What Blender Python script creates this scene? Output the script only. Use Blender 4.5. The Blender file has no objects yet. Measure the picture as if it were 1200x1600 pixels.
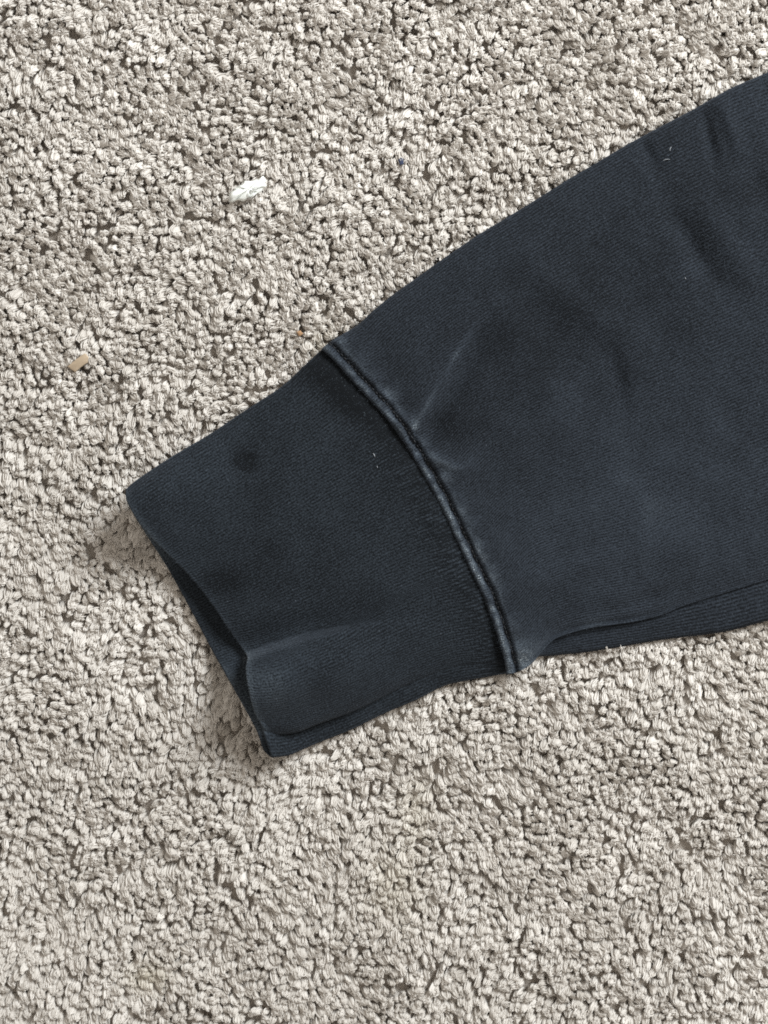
import bpy, math
import numpy as np
from mathutils import Matrix, Vector

rng = np.random.default_rng(7)
sc = bpy.context.scene
COL = sc.collection

# ------------------------------------------------------------------ camera
D = 0.42                       # metres from the carpet
TILT = math.radians(6.0)
W, H = 1200.0, 1600.0          # photograph
PX = 0.0002                    # metres per photo pixel on the carpet
MM = 0.001
cam_d = bpy.data.cameras.new('camera')
cam = bpy.data.objects.new('camera', cam_d)
COL.objects.link(cam)
cam_d.sensor_fit = 'VERTICAL'
cam_d.sensor_height = 24.0
cam_d.lens = 24.0 * D / (H * PX)
cam.location = (0.0, D * math.sin(TILT), D * math.cos(TILT))
cam.rotation_euler = (-TILT, 0.0, 0.0)
cam_d.clip_start, cam_d.clip_end = 0.01, 50.0
cam_d.dof.use_dof = True
cam_d.dof.focus_distance = D - 0.006
cam_d.dof.aperture_fstop = cam_d.lens / 5.0
sc.camera = cam

# ------------------------------------------------------------------ light: one window, room bounce
world = bpy.data.worlds.new('World')
sc.world = world
world.use_nodes = True
bg = world.node_tree.nodes['Background']
bg.inputs['Color'].default_value = (1.0, 0.93, 0.83, 1)
bg.inputs['Strength'].default_value = 0.60

L_AZ, L_EL, L_DIST = math.radians(47.0), math.radians(33.0), 1.2
ld = bpy.data.lights.new('window_light', 'AREA')
ld.shape = 'RECTANGLE'
ld.size, ld.size_y = 0.48, 0.44
ld.energy = 25.0
ld.color = (0.94, 0.985, 1.0)
lo = bpy.data.objects.new('window_light', ld)
COL.objects.link(lo)
ldir = Vector((math.cos(L_EL) * math.cos(L_AZ), math.cos(L_EL) * math.sin(L_AZ), math.sin(L_EL)))
lo.location = ldir * L_DIST
lo.rotation_euler = ldir.to_track_quat('Z', 'Y').to_euler()

sc.view_settings.view_transform = 'Standard'
sc.view_settings.look = 'None'
sc.view_settings.exposure = 0.0
sc.view_settings.gamma = 1.0
sc.cycles.use_denoising = False
sc.cycles.filter_width = 1.75
sc.cycles.diffuse_bounces = 6
sc.cycles_curves.shape = 'THICK'
sc.cycles_curves.subdivisions = 2

# ------------------------------------------------------------------ helpers
CA, SA = math.cos(TILT), math.sin(TILT)
K = (24.0 / cam_d.lens) / H


def at(p, z):
    """photo pixels (n,2) and height z (n, metres) -> world points (n,3) on the plane at that height"""
    p = np.asarray(p, float)
    z = np.broadcast_to(np.asarray(z, float), p.shape[:-1])
    dx = (p[..., 0] - W / 2) * K
    dy = -(p[..., 1] - H / 2) * K
    wy = dy * CA - SA          # camera axes: x=(1,0,0) y=(0,CA,-SA) back=(0,SA,CA)
    wz = -dy * SA - CA
    f = (z - D * CA) / wz
    return np.stack([dx * f, D * SA + wy * f, z], -1)


def smooth_curve(pts, n, closed=False):
    """Catmull-Rom through pts, resampled to n points evenly by length"""
    p = np.asarray(pts, float)
    q = np.vstack([2 * p[0] - p[1], p, 2 * p[-1] - p[-2]])
    out = []
    for i in range(1, len(q) - 2):
        t = np.linspace(0, 1, 24, endpoint=False)[:, None]
        a, b, c, d = q[i - 1], q[i], q[i + 1], q[i + 2]
        out.append(0.5 * ((2 * b) + (c - a) * t + (2 * a - 5 * b + 4 * c - d) * t ** 2 + (3 * b - a - 3 * c + d) * t ** 3))
    out = np.vstack(out + [q[-2][None]])
    return resample(out, np.linspace(0, 1, n))


def resample(line, f):
    s = np.r_[0, np.cumsum(np.hypot(*np.diff(line, axis=0).T))]
    s /= s[-1]
    return np.stack([np.interp(f, s, line[:, k]) for k in range(2)], -1)


def dist_to(line, p):
    """distance of points p (..,2) to a polyline, and the fraction along it"""
    sh = p.shape[:-1]
    q = p.reshape(-1, 2)
    best = np.full(len(q), 1e9)
    frac = np.zeros(len(q))
    n = len(line) - 1
    for i in range(n):
        a, b = line[i], line[i + 1]
        ab = b - a
        t = np.clip(((q - a) @ ab) / max(ab @ ab, 1e-9), 0, 1)
        d = np.hypot(*(q - a - t[:, None] * ab).T)
        m = d < best
        best[m] = d[m]
        frac[m] = (i + t[m]) / n
    return best.reshape(sh), frac.reshape(sh)


def vnoise(p, scale, seed):
    """smooth value noise in -1..1 on points (..,2) given in photo pixels"""
    r = np.random.default_rng(seed)
    g = r.uniform(-1, 1, (128, 128))
    q = p / scale + 40.37
    i = np.floor(q).astype(int)
    f = q - i
    f = f * f * (3 - 2 * f)
    x0, y0 = i[..., 0] % 128, i[..., 1] % 128
    x1, y1 = (x0 + 1) % 128, (y0 + 1) % 128
    fx, fy = f[..., 0], f[..., 1]
    return (g[x0, y0] * (1 - fx) + g[x1, y0] * fx) * (1 - fy) + (g[x0, y1] * (1 - fx) + g[x1, y1] * fx) * fy


def gauss(p, cx, cy, rx, ry=None, ang=0.0):
    ry = ry or rx
    a = math.radians(ang)
    x, y = p[..., 0] - cx, p[..., 1] - cy
    u = x * math.cos(a) + y * math.sin(a)
    v = -x * math.sin(a) + y * math.cos(a)
    return np.exp(-(u / rx) ** 2 - (v / ry) ** 2)


def sstep(x, a, b):
    t = np.clip((x - a) / (b - a), 0, 1)
    return t * t * (3 - 2 * t)


def mesh_object(name, verts, faces, mat, parent=None, attrs=None, uv=None, smooth=True):
    verts = np.asarray(verts, np.float32)
    faces = np.asarray(faces, np.int32)
    nf, k = faces.shape
    me = bpy.data.meshes.new(name)
    me.vertices.add(len(verts))
    me.vertices.foreach_set('co', verts.ravel())
    me.loops.add(nf * k)
    me.loops.foreach_set('vertex_index', faces.ravel())
    me.polygons.add(nf)
    me.polygons.foreach_set('loop_start', np.arange(nf, dtype=np.int32) * k)
    if smooth:
        me.polygons.foreach_set('use_smooth', np.ones(nf, bool))
    for an, data in (attrs or {}).items():
        a = me.attributes.new(an, 'FLOAT', 'POINT')
        a.data.foreach_set('value', np.asarray(data, np.float32).ravel())
    if uv is not None:
        l = me.uv_layers.new(name='weave')
        l.data.foreach_set('uv', np.asarray(uv, np.float32)[faces.ravel()].ravel())
    me.update(calc_edges=True)
    me.validate()
    o = bpy.data.objects.new(name, me)
    if mat:
        me.materials.append(mat)
    COL.objects.link(o)
    if parent:
        o.parent = parent
        o.matrix_parent_inverse = Matrix.Identity(4)
    return o


def tag(o, label=None, cat=None, group=None, kind=None):
    for k, v in (('label', label), ('category', cat), ('group', group), ('kind', kind)):
        if v:
            o[k] = v
    return o


class Nodes:
    def __init__(self, name):
        self.m = bpy.data.materials.new(name)
        self.m.use_nodes = True
        self.t = self.m.node_tree
        self.b = self.t.nodes['Principled BSDF']

    def n(self, kind, props=None, **inp):
        nd = self.t.nodes.new(kind)
        for k, v in (props or {}).items():
            setattr(nd, k, v)
        for k, v in inp.items():
            k = k.replace('_', ' ')
            s = nd.inputs[int(k[1:])] if k[0] == 'i' and k[1:].isdigit() else nd.inputs[k]
            if hasattr(v, 'is_output') or hasattr(v, 'links'):
                self.t.links.new(v, s)
            else:
                s.default_value = v
        return nd

    def math(self, op, a, b=0.0, c=0.0, clamp=False):
        return self.n('ShaderNodeMath', {'operation': op, 'use_clamp': clamp}, i0=a, i1=b, i2=c).outputs[0]

    def mix(self, f, a, b, blend='MIX'):
        nd = self.t.nodes.new('ShaderNodeMix')
        nd.data_type = 'RGBA'
        nd.blend_type = blend
        for s, v in ((nd.inputs[0], f), (nd.inputs[6], a), (nd.inputs[7], b)):
            if hasattr(v, 'links'):
                self.t.links.new(v, s)
            else:
                s.default_value = v
        return nd.outputs[2]

    def link(self, a, name):
        self.t.links.new(a, self.b.inputs[name])

    def attr(self, name):
        return self.n('ShaderNodeAttribute', {'attribute_name': name}).outputs['Fac']


# ------------------------------------------------------------------ the outlines, read off the photograph (pixels)
CUFF_TOP = [(197, 768), (217, 751), (270, 716), (330, 680), (385, 643), (440, 607), (472, 578), (503, 546)]
CUFF_FOLD = [(412, 1140), (430, 1144), (463, 1141), (497, 1128), (547, 1110), (580, 1095), (643, 1064), (700, 1043), (733, 1036), (792, 1033)]
CUFF_OUT = [(424, 1183), (440, 1181), (457, 1177), (497, 1160), (547, 1140), (600, 1114), (650, 1093), (693, 1071), (733, 1062), (786, 1055)]
MOUTH_UP = [(197, 768), (201, 789), (230, 833), (280, 883), (313, 920), (337, 953), (367, 997), (386, 1027), (384, 1047), (389, 1080), (397, 1112), (412, 1140)]
MOUTH_LOW = [(197, 768), (201, 791), (228, 835), (263, 890), (303, 963), (333, 1020), (367, 1080), (400, 1140), (411, 1172), (424, 1183)]
SEAM = [(502, 546), (520, 562), (545, 590), (569, 616), (596, 645), (618, 673), (638, 703), (664, 747), (685, 785), (708, 833), (733, 887), (753, 927), (768, 967), (781, 1007), (789, 1037), (791, 1054)]
SLEEVE_TOP = [(502, 546), (513, 536), (537, 521), (560, 507), (580, 488), (613, 461), (647, 437), (680, 413), (713, 390), (747, 367), (780, 347), (813, 327), (847, 306), (880, 285), (924, 259), (996, 217), (1083, 171), (1140, 139), (1197, 114), (1330, 56), (1500, -10), (1720, -100)]
SLEEVE_FOLD = [(791, 1047), (810, 1043), (831, 1030), (850, 1008), (868, 992), (900, 981), (933, 974), (987, 967), (1033, 957), (1067, 943), (1133, 923), (1200, 902), (1330, 862), (1500, 812), (1720, 745)]
SLEEVE_OUT = [(791, 1055), (808, 1047), (833, 1028), (870, 1024), (917, 1019), (975, 1010), (1033, 1000), (1133, 987), (1200, 970), (1330, 942), (1500, 905), (1720, 860)]
FAR = [(1720, -100), (1735, 300), (1720, 745)]
FAR_LOW = [(1720, -100), (1735, 300), (1720, 860)]
seam_l = smooth_curve(SEAM, 120)

# ------------------------------------------------------------------ heights of the cloth, in millimetres over the pile tips
crease_a = smooth_curve([(648, 668), (668, 632), (690, 592), (712, 555), (742, 510), (776, 468)], 30)
crease_b = smooth_curve([(672, 712), (695, 724), (722, 730), (765, 712)], 20)
fold_line = smooth_curve([(384, 1030), (430, 1013), (490, 996), (560, 983), (640, 968), (720, 960)], 30)
cuff_axis = np.array([0.80, -0.55])


def z_cuff(p, t):
    body = 2.4 + 3.4 * (1 - np.abs(2 * t - 1) ** 3) ** 0.7
    z = body + 12.5 * gauss(p, 205, 790, 95, 62, -35) - 1.8 * gauss(p, 320, 915, 80, 70)
    # the puffed fold along the lower edge
    d, f = dist_to(fold_line, p)
    fy = np.interp(p[..., 0], fold_line[:, 0], fold_line[:, 1])
    below = p[..., 1] - fy
    fade = 1 - sstep(p[..., 0], 405, 700)
    z = z + fade * 16.0 * (0.42 * sstep(below, -10, 10) + 0.35 * sstep(below, 0, 50)) * (1 - 0.5 * sstep(below, 60, 130)) - fade * 1.6 * np.exp(-((below + 26) / 20) ** 2)
    z = z + 0.5 * vnoise(p, 120, 3) + 0.25 * vnoise(p, 45, 4)
    z = z + 0.9 * gauss(p, 360, 900, 60, 22, 0) - 0.8 * gauss(p, 385, 722, 34, 26)
    ds, fs = dist_to(seam_l, p)
    z = z - 1.2 * np.exp(-(ds / 14.0) ** 2)
    # the ribs show where the knit is gathered into the seam
    z = z + 0.17 * np.sin(fs * 2 * math.pi * 88 + 1.5 * vnoise(p, 40, 71)) * np.exp(-(ds / 42) ** 2) * (0.35 + 0.65 * sstep(fs, 0.35, 0.75)) * (0.8 + 0.5 * vnoise(p, 22, 72))
    return z


def z_cuff_low(p, t):
    return 0.7 + 11.5 * gauss(p, 200, 785, 75, 62) + 11.0 * gauss(p, 385, 1115, 80, 50, 60) + 0.25 * vnoise(p, 70, 9)


def z_sleeve(p, t):
    d, f = dist_to(seam_l, p)
    base = 3.0 + 2.6 * np.clip(1 - np.abs(2 * t - 1) ** 4, 0, 1) ** 0.8
    pinch = gauss(p, 645, 690, 28)
    w = 13.0 - 2.0 * pinch + 1.2 * np.sin(f * 90)
    pip = np.sqrt(np.clip(1 - ((d - w / 2) / (w / 2)) ** 2, 0, 1))
    pip = np.where(d < w, pip, 0) * (1.0 - 0.15 * pinch) * (0.90 + 0.15 * np.sin(f * 2 * math.pi * 52) + 0.08 * np.sin(f * 133 + 1))
    groove = -0.3 * np.exp(-((d - w - 2.0) / 2.6) ** 2)
    puff = 0.9 * sstep(d, w + 1, w + 12) * (1 - 0.8 * sstep(d, w + 14, 150)) + 1.9 * (1 - sstep(d, 30, 200))
    puck = 0.55 * np.sin(f * 96 + 2 * vnoise(p, 60, 21)) * np.exp(-((d - 24) / 16) ** 2)
    z = base * (0.68 + 0.32 * sstep(d, 0, 220)) + pip + groove + puff * (1 - 0.25 * pinch) + puck
    da, fa = dist_to(crease_a, p)
    sd = da * np.where(p[..., 0] > np.interp(p[..., 1], crease_a[::-1, 1], crease_a[::-1, 0]), 1, -1)
    z = z + (1.7 * np.exp(-(sd / np.where(sd > 0, 9, 30)) ** 2) - 1.1 * np.exp(-((sd - 28) / 15) ** 2)) * (1 - sstep(fa, 0.5, 1.0))
    z = z - (1.1 * gauss(p, 618, 628, 26, 46, -60) + 1.3 * gauss(p, 690, 680, 30, 24, 20)) * sstep(d, 15, 30)
    db, fb = dist_to(crease_b, p)
    z = z + 0.8 * np.exp(-(db / 9) ** 2) * (1 - sstep(fb, 0.4, 1.0))
    # broad soft undulation and the dents higher up the sleeve
    z = z + sstep(d, 30, 160) * (0.9 * vnoise(p, 170, 5) + 0.45 * vnoise(p, 75, 6) + 0.16 * vnoise(p, 28, 8))
    z = z + 0.35 * vnoise(np.stack([P_ for P_ in (0.55 * p[..., 0] + 0.84 * p[..., 1], 3.0 * (0.84 * p[..., 0] - 0.55 * p[..., 1]))], -1), 150, 77) * sstep(d, 60, 200)
    for cx, cy, rx, ry, a, h in ((1108, 215, 46, 9, 78, -0.9), (1140, 195, 50, 11, 70, 0.7), (1012, 238, 26, 9, 65, -0.7),
                                 (1085, 390, 70, 17, 58, -1.1), (1130, 370, 80, 20, 58, 0.7), (968, 600, 50, 14, 80, -0.7),
                                 (1185, 290, 60, 22, 70, -0.8), (905, 480, 90, 26, 40, 0.6), (930, 880, 120, 20, -20, 0.6),
                                 (850, 640, 70, 18, -50, 0.5), (1040, 700, 120, 22, -32, -0.5), (1000, 940, 90, 12, -18, -0.6)):
        z = z + 1.55 * h * gauss(p, cx, cy, rx, ry, a)
    return z


def z_sleeve_low(p, t):
    return 0.8 + 0.2 * vnoise(p, 80, 12)


# ------------------------------------------------------------------ cloth: one closed tube of fabric, laid flat
def coons(c0, c1, l, r, s, t):
    """c0,c1 along s (top, bottom); l,r along t (left, right)"""
    A, B = resample(c0, s), resample(c1, s)
    Lf, Rt = resample(l, t), resample(r, t)
    s_, t_ = s[:, None, None], t[None, :, None]
    return ((1 - t_) * A[:, None] + t_ * B[:, None] + (1 - s_) * Lf[None] + s_ * Rt[None]
            - ((1 - s_) * (1 - t_) * c0[0] + s_ * (1 - t_) * c0[-1] + (1 - s_) * t_ * c1[0] + s_ * t_ * c1[-1]))


def cloth_tube(name, mat, parent, top, fold, out, l_up, l_low, r_up, r_low, s, t, zu, zl, axis_mm, wear_shade, gap=1.5, lip=1.0, inset=5.0):
    top, fold, out = (smooth_curve(c, 400) for c in (top, fold, out))
    l_up, l_low, r_up, r_low = (smooth_curve(c, 300) for c in (l_up, l_low, r_up, r_low))
    n = len(s)
    U = coons(top, fold, l_up, r_up, s, t)
    t2 = np.linspace(0, 1, 60)
    Lw = coons(top, out, l_low, r_low, s, t2)
    T = np.broadcast_to(t, U.shape[:2])
    T2 = np.broadcast_to(t2, Lw.shape[:2])
    zlow = zl(Lw, T2)
    zup = zu(U, T)
    zup = np.maximum(zup, zl(U, T) + gap)
    # rounding of the two long edges
    Tp, Fp, Op = resample(top, s), resample(fold, s), resample(out, s)
    dT = np.hypot(*(U - Tp[:, None]).transpose(2, 0, 1))
    dF = np.hypot(*(U - Fp[:, None]).transpose(2, 0, 1))
    zt_edge = (zup[:, 0] * 0.55 + zlow[:, 0] * 0.45)
    rT = 20.0
    k = np.clip(dT / rT, 0, 1)
    zup = zt_edge[:, None] + (zup - zt_edge[:, None]) * np.sqrt(np.clip(1 - (1 - k) ** 2, 0, 1))
    zf_edge = np.maximum(zup[:, -1] - 1.6 * lip, 2.0)
    rF = 16.0
    k = np.clip(dF / rF, 0, 1)
    zup = zf_edge[:, None] + (zup - zf_edge[:, None]) * np.sqrt(np.clip(1 - (1 - k) ** 2, 0, 1))
    rows_p, rows_z, rows_v = [U], [zup], [np.cumsum(np.r_[0, np.hypot(*np.diff(U[n // 2], axis=0).T)])]
    # lip: back under the fold
    nrm = Fp - Op
    ln = np.maximum(np.hypot(*nrm.T), 1e-6)[:, None]
    across = Tp - Fp
    across = across / np.maximum(np.hypot(*across.T), 1e-6)[:, None]
    zs = np.maximum(zl(Fp, np.ones(n)) + 1.0, 1.2)
    for back, fz in ((1.5, 0.6), (6.0, 0.2), (14.0, 0.0)):
        rows_p.append((Fp + across * back)[:, None])
        rows_z.append((zs + (zf_edge - zs) * fz)[:, None])
    # strip that shows below the fold
    for q in np.linspace(0.12, 1.0, 12):
        a = Fp + across * 14.0
        pt = a + (Op - a) * q
        rows_p.append(pt[:, None])
        rows_z.append((zs - 0.15 * q * zs - (0.9 * q ** 6))[:, None])
    # underside back to the top edge
    back = slice(-2, 0, -1)
    rows_p.append(Lw[:, back])
    rows_z.append(zlow[:, back] - 0.5)
    P = np.concatenate(rows_p, 1)
    Z = np.concatenate(rows_z, 1)
    m = P.shape[1]
    co = at(P, Z * MM)
    # weave coordinates, millimetres along the sleeve and round it
    seg = np.linalg.norm(np.diff(co, axis=0), axis=2)
    uu = np.vstack([np.zeros((1, m)), np.cumsum(seg, 0)]) * 1000
    mid = co[n // 3]
    vv = np.r_[0, np.cumsum(np.linalg.norm(np.diff(mid, axis=0), axis=1))] * 1000
    uv = np.stack([uu, np.broadcast_to(vv, uu.shape)], -1)
    idx = np.arange(n * m).reshape(n, m)
    nx = np.roll(idx, -1, 1)
    faces = np.stack([idx[:-1], idx[1:], nx[1:], nx[:-1]], -1)
    faces = faces.reshape(-1, 4)
    wv = wear_shade(P, Z)
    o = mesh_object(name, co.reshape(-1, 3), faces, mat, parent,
                    {'wear_shade': wv.ravel()}, uv.reshape(-1, 2))
    return o, (U, zup)


def fabric_material(name, dark, light, rib_mm, rib_amount, loop_amt, fuzz_amt):
    N = Nodes(name)
    uv = N.n('ShaderNodeUVMap', {'uv_map': 'weave'}).outputs[0]
    wear_shade = N.attr('wear_shade')
    # wales: bands that run along the sleeve
    jit = N.n('ShaderNodeTexNoise', Vector=uv, Scale=0.45, Detail=3.0).outputs[0]
    sep = N.n('ShaderNodeSeparateXYZ', i0=uv)
    v = N.math('ADD', sep.outputs[1], N.math('MULTIPLY', jit, 0.5))
    ph = N.math('MULTIPLY', v, 2 * math.pi / rib_mm)
    rib = N.math('MULTIPLY_ADD', N.math('SINE', ph), 0.5, 0.5)
    st = N.n('ShaderNodeCombineXYZ', i0=N.math('MULTIPLY', sep.outputs[0], 0.5), i1=N.math('MULTIPLY', sep.outputs[1], 1.7))
    loops = N.n('ShaderNodeTexNoise', Vector=st.outputs[0], Scale=1.0, Detail=3.0, Roughness=0.65).outputs[0]
    fuzz = N.n('ShaderNodeTexNoise', Vector=uv, Scale=1.7, Detail=2.0, Roughness=0.6).outputs[0]
    blot = N.n('ShaderNodeTexNoise', Vector=uv, Scale=0.16, Detail=5.0, Roughness=0.6).outputs[0]
    # fade amount, with the painted shade and highlights mixed in
    f = N.math('MULTIPLY_ADD', rib, rib_amount, -rib_amount * 0.5)
    f = N.math('ADD', f, N.math('MULTIPLY_ADD', loops, loop_amt, -loop_amt / 2))
    f = N.math('ADD', f, N.math('MULTIPLY_ADD', fuzz, fuzz_amt, -fuzz_amt / 2))
    f = N.math('ADD', f, N.math('MULTIPLY_ADD', blot, 0.35, -0.175))
    f = N.math('ADD', f, N.math('ADD', wear_shade, 0.27), clamp=True)
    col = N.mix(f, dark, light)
    rub = N.math('MULTIPLY', N.math('SUBTRACT', wear_shade, 0.16), N.math('MULTIPLY', N.math('SUBTRACT', fuzz, 0.36), 7.0), clamp=True)
    col = N.mix(rub, col, (0.12, 0.146, 0.170, 1))
    fl = N.n('ShaderNodeTexNoise', Vector=uv, Scale=2.3, Detail=1.0).outputs[0]
    flk = N.math('MULTIPLY', N.math('MULTIPLY_ADD', fl, 9.0, -5.1, clamp=True), N.math('MULTIPLY_ADD', wear_shade, 6.0, -1.9, clamp=True))
    col = N.mix(flk, col, (0.30, 0.34, 0.37, 1))
    # pale lint caught in the knit
    sp = N.n('ShaderNodeTexNoise', Vector=uv, Scale=1.7, Detail=2.0).outputs[0]
    spk = N.n('ShaderNodeMapRange', None, i0=sp, i1=0.73, i2=0.80, i3=0.0, i4=0.55).outputs[0]
    col = N.mix(spk, col, (0.16, 0.18, 0.21, 1))
    N.link(col, 'Base Color')
    N.b.inputs['Roughness'].default_value = 0.92
    N.b.inputs['Specular IOR Level'].default_value = 0.15
    N.b.inputs['Sheen Weight'].default_value = 0.06
    N.b.inputs['Sheen Roughness'].default_value = 0.5
    N.b.inputs['Sheen Tint'].default_value = (0.7, 0.8, 1.0, 1)
    h = N.math('ADD', N.math('MULTIPLY', rib, 0.10 + rib_amount * 0.3), N.math('ADD', N.math('MULTIPLY', loops, 0.22), N.math('MULTIPLY', fuzz, 0.55)))
    bump = N.n('ShaderNodeBump', None, Strength=0.8, Distance=0.0006, Height=h)
    N.link(bump.outputs[0], 'Normal')
    return N.m


M_sleeve = fabric_material('washed_black_jersey', (0.0032, 0.0041, 0.0056, 1), (0.039, 0.049, 0.065, 1), 0.85, 0.36, 0.9, 1.5)
M_cuff = fabric_material('washed_black_rib_knit', (0.0025, 0.0034, 0.0046, 1), (0.035, 0.045, 0.058, 1), 0.90, 0.30, 0.8, 1.9)
Nt = Nodes('sewing_thread')
Nt.b.inputs['Base Color'].default_value = (0.008, 0.009, 0.012, 1)
Nt.b.inputs['Roughness'].default_value = 0.7
M_thread = Nt.m


def wear_shade_cuff(P, Z):  # cuff fading, plus shade and highlights painted into the colour
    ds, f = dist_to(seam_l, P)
    rib = 0.50 * np.sin(f * 2 * math.pi * 88 + 1.5 * vnoise(P, 40, 71)) * np.exp(-(ds / 46) ** 2) * (0.25 + 0.75 * sstep(f, 0.35, 0.75)) * (0.8 + 0.5 * vnoise(P, 22, 72))  # painted rib shading: crests lighter, valleys darker
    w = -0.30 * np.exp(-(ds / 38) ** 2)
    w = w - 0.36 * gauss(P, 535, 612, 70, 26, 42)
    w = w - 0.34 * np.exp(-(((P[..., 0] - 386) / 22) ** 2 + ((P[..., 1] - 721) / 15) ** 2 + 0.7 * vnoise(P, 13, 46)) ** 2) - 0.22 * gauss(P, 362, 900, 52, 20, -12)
    d, _ = dist_to(fold_line, P)
    w = w + 0.15 * np.exp(-((d - 2) / 7) ** 2) * (1 - sstep(P[..., 0], 430, 600))  # highlight painted along the crest of the puffed fold
    w = w + 0.16 * gauss(P, 440, 1080, 70, 60)
    mo, _ = dist_to(smooth_curve(MOUTH_UP, 60), P)
    w = w + 0.16 * np.exp(-(mo / 9) ** 2)
    ml, _ = dist_to(smooth_curve(MOUTH_LOW, 60), P)
    w = w + 0.18 * np.exp(-(ml / 14) ** 2)  # lower layer at the mouth painted brighter to lift its dark shade
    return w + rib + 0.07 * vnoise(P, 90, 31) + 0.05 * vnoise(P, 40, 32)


def wear_shade_sleeve(P, Z):  # sleeve fading, plus light and shade painted around the folds
    d, f = dist_to(seam_l, P)
    w = 0.42 * (0.85 + 0.25 * sstep(f, 0.35, 0.7)) * np.exp(-((d - 6.5) / 6) ** 2) * (0.9 + 0.5 * vnoise(P, 9, 40))
    w = w + 0.36 * (0.8 + 0.25 * vnoise(P, 8, 45)) * (0.9 + 0.2 * sstep(f, 0.35, 0.7)) * np.exp(-((d - 25) / np.where(d > 25, 19, 8)) ** 2) * (0.75 + 0.35 * vnoise(P, 26, 41)) - 0.45 * np.exp(-((d - 17) / 3.0) ** 2)
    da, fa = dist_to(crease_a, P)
    w = w + (0.25 * np.exp(-(da / 4.5) ** 2) + 0.13 * np.exp(-(da / 17) ** 2)) * (0.85 + 0.4 * vnoise(P, 18, 44)) * (1 - sstep(fa, 0.55, 1.0))  # faded crease, also painted lighter to stand in for its lit ridge
    db, fb = dist_to(crease_b, P)
    w = w + 0.22 * np.exp(-(db / 8) ** 2) * (1 - sstep(fb, 0.4, 1.0))
    w = w + 0.13 * gauss(P, 822, 1005, 26, 36, 30)
    fl, _ = dist_to(smooth_curve(SLEEVE_FOLD, 80), P)
    w = w + 0.12 * np.exp(-(fl / 12) ** 2)
    return w + 0.05 * vnoise(P, 110, 33) + 0.06 * vnoise(P, 45, 34) - 0.10 * gauss(P, 1080, 300, 220, 150, -30) - 0.17 * gauss(P, 850, 500, 190, 90, -40) - 0.12 * gauss(P, 700, 655, 50, 60, 20) + 0.14 * gauss(P, 1000, 790, 240, 140, -20) + 0.09 * gauss(P, 960, 380, 120, 50, -35) - 0.10 * gauss(P, 965, 600, 26, 60, -15)  # includes shade painted right of the long crease and in the small dent


sleeve = bpy.data.objects.new('sweatshirt_sleeve', None)
COL.objects.link(sleeve)
sleeve.empty_display_size = 0.02
tag(sleeve, 'faded black sweatshirt sleeve with ribbed cuff lying on the beige carpet', 'sleeve')

s_c = np.linspace(0, 1, 110)
t_c = np.linspace(0, 1, 400)
seam_cuff = [(x + 9, y - 5) for x, y in SEAM]
cuff_top = CUFF_TOP[:-1] + [seam_cuff[0]]
seam_up = smooth_curve(seam_cuff, 200)
cut = seam_up[:np.argmin(np.hypot(seam_up[:, 0] - 798, seam_up[:, 1] - 1033)) + 1]
cuff_fold = CUFF_FOLD[:-1] + [tuple(cut[-1])]
cuff_out = CUFF_OUT[:-1] + [tuple(seam_up[-1])]
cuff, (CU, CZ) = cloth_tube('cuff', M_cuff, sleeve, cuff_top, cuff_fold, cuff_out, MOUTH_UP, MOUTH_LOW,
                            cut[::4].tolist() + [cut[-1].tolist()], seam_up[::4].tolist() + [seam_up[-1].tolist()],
                            s_c, t_c, z_cuff, z_cuff_low, None, wear_shade_cuff)
sol = cuff.modifiers.new('thickness', 'SOLIDIFY')
sol.thickness, sol.offset = 0.0013, -0.2
sub = cuff.modifiers.new('soft', 'SUBSURF')
sub.levels = sub.render_levels = 1

s_s = np.r_[np.linspace(0, 0.06, 60, endpoint=False), np.linspace(0.06, 1, 240)]
t_s = np.linspace(0, 1, 230)
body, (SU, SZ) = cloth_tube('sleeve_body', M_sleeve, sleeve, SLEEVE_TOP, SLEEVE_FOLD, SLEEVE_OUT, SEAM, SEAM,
                            FAR, FAR_LOW, s_s, t_s, z_sleeve, z_sleeve_low, None, wear_shade_sleeve)

# topstitching: short threads laid in the groove beside the seam
def tube(path, r, sides=6):
    path = np.asarray(path, float)
    n = len(path)
    tan = np.gradient(path, axis=0)
    tan /= np.linalg.norm(tan, axis=1)[:, None]
    up = np.array([0, 0, 1.0])
    a = np.cross(tan, up)
    a /= np.linalg.norm(a, axis=1)[:, None] + 1e-9
    b = np.cross(a, tan)
    r = np.broadcast_to(r, n)
    th = np.arange(sides) * 2 * math.pi / sides
    v = path[:, None] + r[:, None, None] * (np.cos(th)[None, :, None] * a[:, None] + np.sin(th)[None, :, None] * b[:, None])
    idx = np.arange(n * sides).reshape(n, sides)
    nx = np.roll(idx, -1, 1)
    f = np.stack([idx[:-1], nx[:-1], nx[1:], idx[1:]], -1).reshape(-1, 4)
    return v.reshape(-1, 3), f


from mathutils.bvhtree import BVHTree
flatU, flatZ = SU.reshape(-1, 2), SZ.ravel()
nrm = np.gradient(seam_l, axis=0)
nrm = np.stack([-nrm[:, 1], nrm[:, 0]], -1)
nrm /= np.hypot(*nrm.T)[:, None]
side = seam_l - nrm * 15.5
if (side[60] - seam_l[60])[0] < 0:
    side = seam_l + nrm * 15.5
groove_l = resample(side, np.linspace(0, 1, 900))
tv, tf, off = [], [], 0
i = 4
while i < 880:
    seg = groove_l[i:i + 9]
    c = seg[[0, 2, 4, 6, 8]] if len(seg) == 9 else None
    if c is None:
        break
    zz = np.array([flatZ[np.argmin(((flatU - q) ** 2).sum(1))] for q in c])
    zz = zz + np.array([-0.25, 0.12, 0.2, 0.12, -0.25])
    v, f = tube(at(c, zz * MM), 0.00020)
    tv.append(v); tf.append(f + off); off += len(v)
    i += 12
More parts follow.
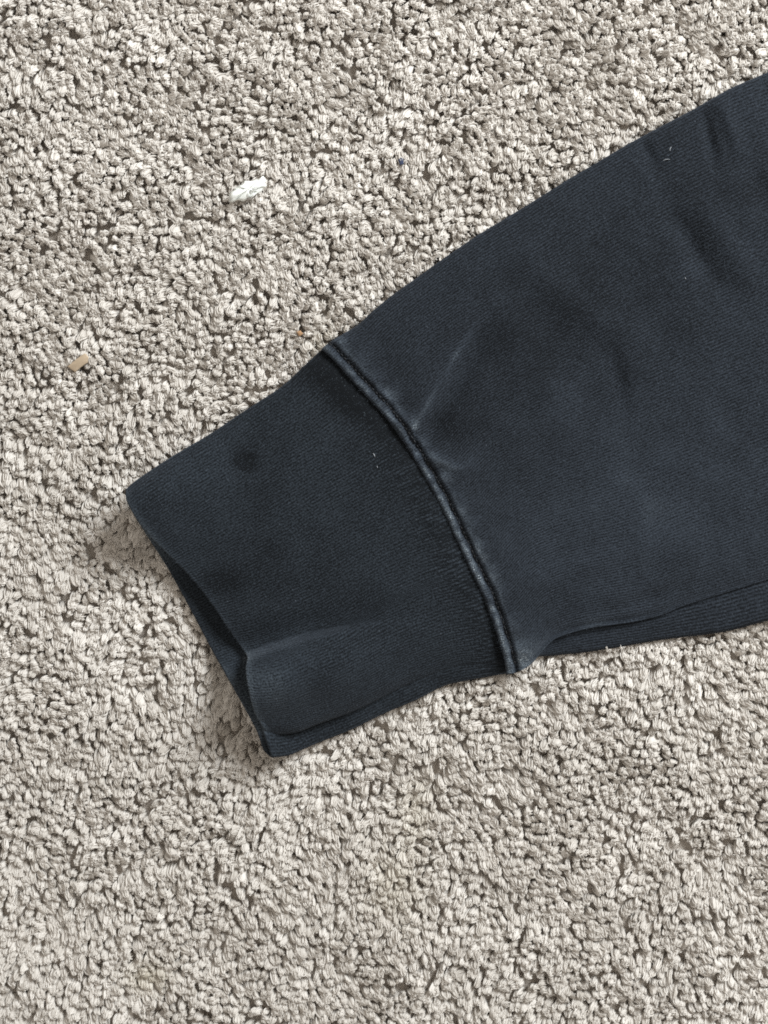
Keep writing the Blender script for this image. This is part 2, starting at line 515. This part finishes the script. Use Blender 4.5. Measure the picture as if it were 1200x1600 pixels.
stitch = mesh_object('topstitching', np.vstack(tv), np.vstack(tf), M_thread, sleeve)
stitch['kind'] = 'stuff'

# fuzz: short loose cotton fibres standing off the knit
Nf = Nodes('cotton_fuzz')
Nf.b.inputs['Base Color'].default_value = (0.055, 0.066, 0.082, 1)
Nf.b.inputs['Roughness'].default_value = 0.9
Nf.b.inputs['Specular IOR Level'].default_value = 0.1
M_fuzz = Nf.m


def cloth_fuzz(px, zmm, count, lift):
    r_ = np.random.default_rng(count)
    a, b = px.shape[:2]
    area = np.abs(np.cross(px[1:, :-1] - px[:-1, :-1], px[:-1, 1:] - px[:-1, :-1])).ravel()
    k = r_.choice(len(area), count, p=area / area.sum())
    i, j = k // (b - 1), k % (b - 1)
    u, v = r_.uniform(0, 1, (2, count))
    f = lambda g: (g[i, j].T * (1 - u) * (1 - v) + g[i + 1, j].T * u * (1 - v) + g[i, j + 1].T * (1 - u) * v + g[i + 1, j + 1].T * u * v).T
    w = at(f(px), (f(zmm) + lift) * MM)
    ln_ = r_.uniform(0.25, 1.1, count)[:, None] * MM
    an = r_.uniform(0, 2 * math.pi, count)
    dr = np.stack([np.cos(an), np.sin(an), r_.uniform(0.05, 0.7, count)], -1)
    cv = np.stack([-np.sin(an), np.cos(an), np.zeros(count)], -1) * r_.normal(0, 0.35, count)[:, None]
    return np.stack([w + dr * ln_ * q + cv * ln_ * q * q for q in (0.0, 0.5, 1.0)], 1)


fz = np.concatenate([cloth_fuzz(CU, CZ, 26000, 0.55), cloth_fuzz(SU, SZ, 60000, -0.05)])
hf = bpy.data.hair_curves.new('fuzz')
hf.add_curves([3] * len(fz))
hf.position_data.foreach_set('vector', fz.astype(np.float32).ravel())
ra = hf.attributes.get('radius') or hf.attributes.new('radius', 'FLOAT', 'POINT')
ra.data.foreach_set('value', np.tile(np.array([0.020, 0.018, 0.008]) * MM, len(fz)).astype(np.float32))
hf.materials.append(M_fuzz)
fuzz_o = bpy.data.objects.new('fuzz', hf)
COL.objects.link(fuzz_o)
fuzz_o.parent = sleeve
fuzz_o['kind'] = 'stuff'

# ------------------------------------------------------------------ carpet
Nb = Nodes('carpet_backing')
Nb.b.inputs['Base Color'].default_value = (0.50, 0.44, 0.38, 1)
Nb.b.inputs['Roughness'].default_value = 0.95
btc = Nb.n('ShaderNodeTexCoord').outputs['Object']
bnz = Nb.n('ShaderNodeTexNoise', Vector=btc, Scale=900.0, Detail=4.0, Roughness=0.7).outputs[0]
Nb.link(Nb.mix(bnz, (0.30, 0.26, 0.22, 1), (0.66, 0.60, 0.54, 1)), 'Base Color')
Nb.link(Nb.n('ShaderNodeBump', None, Strength=1.0, Distance=0.0015, Height=bnz).outputs[0], 'Normal')
floor = mesh_object('carpet', [(-1.5, -1.5, -0.0038), (1.5, -1.5, -0.0038), (1.5, 1.5, -0.0038), (-1.5, 1.5, -0.0038)], [(0, 1, 2, 3)], Nb.m)
tag(floor, 'beige cut pile carpet backing spread under everything', None, None, 'structure')

Np = Nodes('carpet_yarn')
shade = Np.attr('shade')
warm = Np.attr('stain')
colr = Np.n('ShaderNodeValToRGB', None, i0=shade)
cr = colr.color_ramp
cr.elements[0].color = (0.530, 0.490, 0.446, 1)
cr.elements[1].color = (0.757, 0.720, 0.680, 1)
colr = Np.mix(warm, colr.outputs[0], (0.50, 0.45, 0.34, 1))
Np.link(colr, 'Base Color')
Np.b.inputs['Roughness'].default_value = 0.5
Np.b.inputs['Specular IOR Level'].default_value = 0.4
tl = Np.n('ShaderNodeBsdfTranslucent', None, Color=colr)      # nylon lets some light through
mx = Np.n('ShaderNodeMixShader', None, i0=0.22, i1=Np.b.outputs[0], i2=tl.outputs[0])
Np.t.links.new(mx.outputs[0], Np.t.nodes['Material Output'].inputs['Surface'])
M_yarn = Np.m

SP = 11.4
gx = np.arange(-220, 1420, SP)
gy = np.arange(-220, 1820, SP * 0.87)
P = np.stack(np.meshgrid(gx, gy, indexing='ij'), -1)
P[:, ::2, 0] += SP / 2
P = P.reshape(-1, 2)
P = P + rng.normal(0, 2.6, P.shape)
# tufts crowd into clumps and part along cracks
warp = np.stack([vnoise(P, 46, 51), vnoise(P, 46, 52)], -1) * 6 + np.stack([vnoise(P, 21, 53), vnoise(P, 21, 54)], -1) * 4
P = P + warp


def inside(poly, p):
    x, y = p[:, 0], p[:, 1]
    r = np.zeros(len(p), bool)
    j = len(poly) - 1
    for i in range(len(poly)):
        xi, yi = poly[i]
        xj, yj = poly[j]
        c = ((yi > y) != (yj > y)) & (x < (xj - xi) * (y - yi) / (yj - yi + 1e-12) + xi)
        r ^= c
        j = i
    return r


outline = np.vstack([smooth_curve(CUFF_TOP, 40), smooth_curve(SLEEVE_TOP, 80), smooth_curve(SLEEVE_OUT, 80)[::-1],
                     smooth_curve(CUFF_OUT, 60)[::-1], smooth_curve(MOUTH_LOW, 40)[::-1]])
ins = inside(outline, P)
d_out, _ = dist_to(np.vstack([outline, outline[:1]]), P)
P, ins, d_out = (a[~(ins & (d_out > 70))] for a in (P, ins, d_out))
n = len(P)
press = np.where(ins, np.clip(0.4 + d_out / 14, 0, 1.6), 0) * MM   # the cloth flattens the pile
hz = rng.normal(0, 0.42, n) + 0.9 * vnoise(P, 60, 55) + 0.5 * vnoise(P, 26, 56)
ztip = (hz - 0.9) * MM - press
ztip = np.where(ins, np.minimum(ztip, -0.3 * MM), ztip)
lean = np.stack([0.5 * vnoise(P, 95, 57) + 0.7 * vnoise(P, 34, 58), 0.75 + 0.5 * vnoise(P, 95, 59) + 0.7 * vnoise(P, 34, 60)], -1)
lean = lean + rng.normal(0, 0.28, lean.shape)
lean_w = np.stack([lean[:, 0], -lean[:, 1]], -1) * 2.7 * MM
tip = at(P, ztip)
root = tip.copy()
root[:, :2] -= lean_w
root[:, 2] = -7.2 * MM
shade_v = np.clip(0.52 + rng.normal(0, 0.17, n) + 0.14 * vnoise(P, 70, 61) + 0.14 * vnoise(P, 260, 62), 0, 1)
stain_v = np.clip(0.5 * gauss(P, 232, 1530, 30, 22) + 0.30 * gauss(P, 615, 1385, 40, 55) + 0.30 * gauss(P, 650, 1270, 26, 50)
                  + 0.28 * gauss(P, 512, 540, 26) + 0.02, 0, 1)
rad = np.clip(rng.normal(1.25, 0.22, n), 0.75, 1.9) * MM
asp = rng.uniform(0.72, 1.0, n)
asa = rng.uniform(0, math.pi, n)
eca, esa = np.cos(asa)[:, None], np.sin(asa)[:, None]


def squash(x, y):
    """make every tuft oval, each its own way"""
    u, v = (x * eca + y * esa) * (2 - asp)[:, None], (-x * esa + y * eca) * asp[:, None]
    return u * eca - v * esa, u * esa + v * eca
tw = rng.uniform(0, 2 * math.pi, n)

# solid heart of every tuft
SIDES = 7
prof = [(0.30, 0.62), (0.58, 0.82), (0.76, 0.97), (0.88, 0.96), (0.955, 0.74), (1.0, 0.34)]
R = len(prof)
ring = np.zeros((n, R, SIDES, 3))
th = np.arange(SIDES) * 2 * math.pi / SIDES
bow = rng.normal(0, 0.35, (n, 2)) * MM
for k, (h, q) in enumerate(prof):
    c = root + (tip - root) * h
    c[:, :2] -= lean_w * 0.35 * math.sin(math.pi * h)
    c[:, :2] += bow * math.sin(math.pi * h)
    a = th[None] + tw[:, None] + h * 1.6
    wob = 1 + 0.16 * np.cos(2 * (a - tw[:, None] * 3)) + 0.10 * np.cos(3 * a + tw[:, None] * 5) + rng.normal(0, 0.07, (n, SIDES))
    rr = rad[:, None] * q * wob * 0.9
    ex, ey = squash(rr * np.cos(a), rr * np.sin(a))
    ring[:, k, :, 0] = c[:, None, 0] + ex
    ring[:, k, :, 1] = c[:, None, 1] + ey
    ring[:, k, :, 2] = c[:, None, 2] + rng.normal(0, 0.06 * MM, (n, SIDES))
base = np.arange(R * SIDES).reshape(R, SIDES)
nx = np.roll(base, -1, 1)
fq = np.stack([base[:-1], nx[:-1], nx[1:], base[1:]], -1).reshape(-1, 4)
capc = R * SIDES
cap = np.array([[base[-1, j], base[-1, (j + 1) % SIDES], base[-1, (j + 2) % SIDES], capc] for j in range(0, SIDES - 1, 2)])
cap = np.vstack([cap, [[base[-1, SIDES - 1], base[-1, 0], capc, capc]]])[:-1]
ftri = np.array([[base[-1, SIDES - 1], base[-1, 0], capc, capc]])
V = np.concatenate([ring.reshape(n, -1, 3), (tip + np.array([0, 0, 0.12 * MM]))[:, None]], 1)
per = V.shape[1]
tmpl = np.vstack([fq, cap])
F = (tmpl[None] + (np.arange(n) * per)[:, None, None]).reshape(-1, 4)
pile = mesh_object('carpet_pile', V.reshape(-1, 3), F, M_yarn, None,
                   {'shade': np.repeat(np.clip(shade_v - 0.05, 0, 1), per), 'stain': np.repeat(stain_v, per)})
tag(pile, 'soft beige twisted carpet tufts covering the whole floor', 'carpet pile', None, 'stuff')

# fibres that wrap every tuft
FIB, KEYS = 20, 6
fa = rng.uniform(0, 2 * math.pi, (n, FIB))
fr = np.sqrt(rng.uniform(0.15, 1.35, (n, FIB)))
fh = 1.0 + rng.normal(0.0, 0.05, (n, FIB))
hs = np.array([0.34, 0.58, 0.76, 0.89, 0.97, 1.0])
qs = np.array([0.66, 0.86, 1.0, 0.98, 0.78, 0.50])
pos = np.zeros((n, FIB, KEYS, 3))
for k in range(KEYS):
    h = hs[k]
    c = root + (tip - root) * h
    c[:, :2] -= lean_w * 0.35 * math.sin(math.pi * h)
    c[:, :2] += bow * math.sin(math.pi * h)
    a = fa + tw[:, None] + h * 2.4
    rr = rad[:, None] * qs[k] * fr * 0.92
    ex, ey = squash(rr * np.cos(a), rr * np.sin(a))
    pos[:, :, k, 0] = c[:, None, 0] + ex
    pos[:, :, k, 1] = c[:, None, 1] + ey
    pos[:, :, k, 2] = c[:, None, 2] + (fh - 1) * 6 * MM * h + (0.30 * MM if k == KEYS - 1 else 0) * (1 - fr)
pos[:, :, :, :2] += rng.normal(0, 0.08 * MM, (n, FIB, KEYS, 2))
hc = bpy.data.hair_curves.new('carpet_fibres')
hc.add_curves([KEYS] * (n * FIB))
hc.position_data.foreach_set('vector', pos.astype(np.float32).ravel())
ra = hc.attributes.get('radius') or hc.attributes.new('radius', 'FLOAT', 'POINT')
rr = np.broadcast_to((np.array([0.15, 0.18, 0.20, 0.19, 0.16, 0.08]) * MM)[None, None], (n, FIB, KEYS)) * rng.uniform(0.75, 1.2, (n, FIB, 1))
ra.data.foreach_set('value', rr.astype(np.float32).ravel())
for nm, val in (('shade', np.clip(shade_v[:, None] + rng.normal(0, 0.09, (n, FIB)), 0, 1)), ('stain', np.broadcast_to(stain_v[:, None], (n, FIB)))):
    at_ = hc.attributes.new(nm, 'FLOAT', 'POINT')
    at_.data.foreach_set('value', np.repeat(val.ravel(), KEYS).astype(np.float32))
M_fibre = M_yarn.copy()
M_fibre.name = 'carpet_fibre'
M_fibre.node_tree.nodes['Principled BSDF'].inputs['Roughness'].default_value = 0.34
M_fibre.node_tree.nodes['Principled BSDF'].inputs['Specular IOR Level'].default_value = 0.6
hc.materials.append(M_fibre)
fib = bpy.data.objects.new('fibres', hc)
COL.objects.link(fib)
fib.parent = pile
fib['kind'] = 'stuff'
# beyond the frame the carpet goes on, in plainer tufts
Q = np.stack(np.meshgrid(np.arange(-800, 2000, 15.0), np.arange(-800, 2400, 13.0), indexing='ij'), -1).reshape(-1, 2)
Q = Q[(Q[:, 0] < -222) | (Q[:, 0] > 1420) | (Q[:, 1] < -222) | (Q[:, 1] > 1820)]
Q = Q + rng.normal(0, 3.5, Q.shape)
tail = np.array([(1330, 40), (1720, -110), (1740, 300), (1725, 865), (1330, 950)], float)
qi = inside(tail, Q)
q_n, q_f = len(Q), 9
qt = at(Q, (rng.normal(-0.9, 0.5, q_n) - np.where(qi, 1.8, 0)) * MM)
ql = np.stack([0.7 * vnoise(Q, 60, 58) + rng.normal(0, 0.3, q_n), -0.75 + 0.7 * vnoise(Q, 60, 60) + rng.normal(0, 0.3, q_n)], -1) * 2.7 * MM
qa = rng.uniform(0, 2 * math.pi, (q_n, q_f))
qr = np.sqrt(rng.uniform(0.05, 1.0, (q_n, q_f))) * 1.35 * MM
qp = np.zeros((q_n, q_f, 4, 3))
for k, (h, w_) in enumerate(((0.3, 0.7), (0.7, 1.0), (0.92, 0.95), (1.0, 0.5))):
    a = qa + h * 2.4
    qp[:, :, k, 0] = qt[:, None, 0] - ql[:, None, 0] * (1 - h) + qr * w_ * np.cos(a)
    qp[:, :, k, 1] = qt[:, None, 1] - ql[:, None, 1] * (1 - h) + qr * w_ * np.sin(a)
    qp[:, :, k, 2] = qt[:, None, 2] - 6.5 * MM * (1 - h)
ho = bpy.data.hair_curves.new('outer_fibres')
ho.add_curves([4] * (q_n * q_f))
ho.position_data.foreach_set('vector', qp.astype(np.float32).ravel())
ra = ho.attributes.get('radius') or ho.attributes.new('radius', 'FLOAT', 'POINT')
ra.data.foreach_set('value', np.tile(np.array([0.36, 0.42, 0.38, 0.16]) * MM, q_n * q_f).astype(np.float32))
sh = np.clip(0.52 + rng.normal(0, 0.16, (q_n, 1)) + 0.14 * vnoise(Q, 260, 62)[:, None] + rng.normal(0, 0.09, (q_n, q_f)), 0, 1)
a_ = ho.attributes.new('shade', 'FLOAT', 'POINT')
a_.data.foreach_set('value', np.repeat(sh.ravel(), 4).astype(np.float32))
ho.materials.append(M_fibre)
oo = bpy.data.objects.new('outer_fibres', ho)
COL.objects.link(oo)
oo.parent = pile
oo['kind'] = 'stuff'
print('tufts', n, 'tris', len(F) * 2)

# ------------------------------------------------------------------ crumbs lying on the pile
def simple_material(name, c, rough=0.7, sss=0.0, noise=0.0):
    N = Nodes(name)
    if noise:
        tx = N.n('ShaderNodeTexCoord').outputs['Object']
        nz = N.n('ShaderNodeTexNoise', Vector=tx, Scale=1500.0, Detail=3.0).outputs[0]
        N.link(N.mix(nz, tuple(x * (1 - noise) for x in c) + (1,), tuple(min(1, x * (1 + noise)) for x in c) + (1,)), 'Base Color')
    else:
        N.b.inputs['Base Color'].default_value = tuple(c) + (1,)
    N.b.inputs['Roughness'].default_value = rough
    if sss:
        N.b.inputs['Subsurface Weight'].default_value = sss
        N.b.inputs['Subsurface Radius'].default_value = (0.001, 0.001, 0.001)
    return N.m


def scrap(name, outline_px, mat, z, ridge, thick, label, cat, seed):
    """a small crumpled flake: a fan of ridged sheets with real thickness"""
    r = np.random.default_rng(seed)
    o = resample(np.array(outline_px + outline_px[:1], float), np.linspace(0, 1, 45))[:-1]
    c = o.mean(0)
    rings = [o, c + (o - c) * 0.78, c + (o - c) * 0.52, c + (o - c) * 0.26]
    allp = np.vstack(rings + [c[None]])
    ax = np.array(ridge[1], float) - np.array(ridge[0], float)
    ax /= np.hypot(*ax)
    off = (allp - np.array(ridge[0])) @ np.array([-ax[1], ax[0]])
    al = (allp - np.array(ridge[0])) @ ax
    zz = z + ridge[2] * np.exp(-np.abs(off) / ridge[3]) + ridge[2] * 0.45 * np.sin(al * 0.22 + off * 0.5) + r.normal(0, 0.22, len(allp))
    v = at(allp, zz * MM)
    m = len(o)
    f = []
    for k in range(3):
        for j in range(m):
            f.append((k * m + j, k * m + (j + 1) % m, (k + 1) * m + (j + 1) % m, (k + 1) * m + j))
    for j in range(0, m, 2):
        f.append((3 * m + j, 3 * m + (j + 1) % m, 3 * m + (j + 2) % m, 4 * m))
    origin = v.mean(0)
    ob = mesh_object(name, v - origin, f, mat, smooth=False)
    ob.location = origin
    s = ob.modifiers.new('thickness', 'SOLIDIFY')
    s.thickness = thick
    s.offset = -1
    return tag(ob, label, cat)


M_paper = simple_material('white_tissue', (0.80, 0.82, 0.79), 0.45, 0.25, 0.06)
M_card = simple_material('tan_card', (0.42, 0.33, 0.235), 0.8, 0, 0.12)
M_navy = simple_material('navy_lint', (0.03, 0.04, 0.08), 0.9)
M_white = simple_material('white_lint', (0.32, 0.34, 0.37), 0.7)
M_brown = simple_material('brown_crumb', (0.32, 0.19, 0.10), 0.8, 0, 0.2)
scrap('tissue_scrap', [(357, 315), (360, 309), (357, 303), (366, 298), (368, 293), (378, 289), (383, 283), (393, 284), (400, 280), (407, 282), (411, 274), (416, 282), (413, 286), (418, 290), (411, 294), (409, 300), (401, 302), (396, 308), (386, 309), (381, 314), (371, 312), (364, 316)], M_paper,
      1.5, ((362, 306), (408, 289), 1.5, 4.0), 0.00025, 'white crumpled tissue scrap lying on the carpet above the cuff', 'scrap', 3)


def chip(name, corners, mat, z, thick, label, cat, tilt=(0, 0), seed=1):
    """a little solid slab with rough edges"""
    r = np.random.default_rng(seed)
    c = np.array(corners, float)
    m = len(c)
    q = []
    for j in range(m):
        a, b = c[j], c[(j + 1) % m]
        for t in np.linspace(0, 1, 5, endpoint=False):
            q.append(a + (b - a) * t + r.normal(0, 0.35, 2))
    q = np.array(q)
    cen = q.mean(0)
    k = len(q)
    inner = cen + (q - cen) * 0.90
    zt = z + (q - cen) @ np.array(tilt)
    zi = z + (inner - cen) @ np.array(tilt)
    v = np.vstack([at(q, (zt - thick) * MM), at(q, (zt - 0.15) * MM), at(inner, zi * MM + r.normal(0, 0.03, k) * MM), at(cen[None], z * MM), at(cen[None], (z - thick) * MM)])
    f = []
    for j in range(k):
        n_ = (j + 1) % k
        f += [(j, n_, k + n_, k + j), (k + j, k + n_, 2 * k + n_, 2 * k + j)]
    for j in range(0, k, 2):
        f += [(2 * k + j, 2 * k + (j + 1) % k, 2 * k + (j + 2) % k, 3 * k), ((j + 2) % k, (j + 1) % k, j, 3 * k + 1)]
    o = v.mean(0)
    ob = mesh_object(name, v - o, f, mat, smooth=False)
    ob.location = o
    return tag(ob, label, cat)


chip('card_chip', [(105, 573), (119, 561), (133, 552), (139, 558), (137, 566), (117, 582)], M_card, 1.5, 1.1,
     'small tan chip of card half sunk in the carpet left of the cuff', 'chip', (0.010, -0.035), 5)
chip('navy_lint', [(622, 250), (626, 246), (631, 248), (630, 257), (625, 258)], M_navy, 0.3, 0.8,
     'tiny navy blue lint speck between tufts above the sleeve', 'lint', (0, 0.02), 6)
chip('brown_crumb', [(462, 518), (469, 516), (474, 521), (468, 526)], M_brown, 0.2, 0.8,
     'tiny brown crumb in the carpet just left of the cuff seam', 'crumb', (0, 0), 8)


def speck(name, pts, mat, r, label, lift=0.15):
    c = smooth_curve(pts, 7)
    fu, fz = np.vstack([CU.reshape(-1, 2), flatU]), np.r_[CZ.ravel(), flatZ]
    if c[0, 0] < 600:
        fu, fz = CU.reshape(-1, 2), CZ.ravel() + 0.7
    zz = np.array([fz[np.argmin(((fu - q) ** 2).sum(1))] for q in c]) + lift
    v, f = tube(at(c, zz * MM), np.array([0.05, 0.17, 0.22, 0.24, 0.22, 0.15, 0.04]) * r * 0.5 * MM)
    o = v.mean(0)
    ob = mesh_object(name, v - o, f, mat)
    ob.location = o
    return tag(ob, label, 'lint', 'white lint specks on the dark cloth')


speck('white_lint', [(583, 708), (585, 711), (586, 714)], M_white, 1.0, 'upper white lint speck on the cuff close to the seam')
speck('white_lint', [(589, 728), (590, 731)], M_white, 0.8, 'lower white lint speck on the cuff close to the seam')
speck('white_lint', [(1049, 229), (1047, 233), (1047, 236)], M_white, 0.9, 'topmost white lint speck near the upper edge of the sleeve')
speck('white_lint', [(1036, 251), (1041, 249), (1047, 249)], M_white, 0.7, 'white lint thread under the topmost speck on the sleeve')
speck('white_lint', [(1070, 433), (1072, 436)], M_white, 0.8, 'white lint speck in the middle of the upper sleeve')
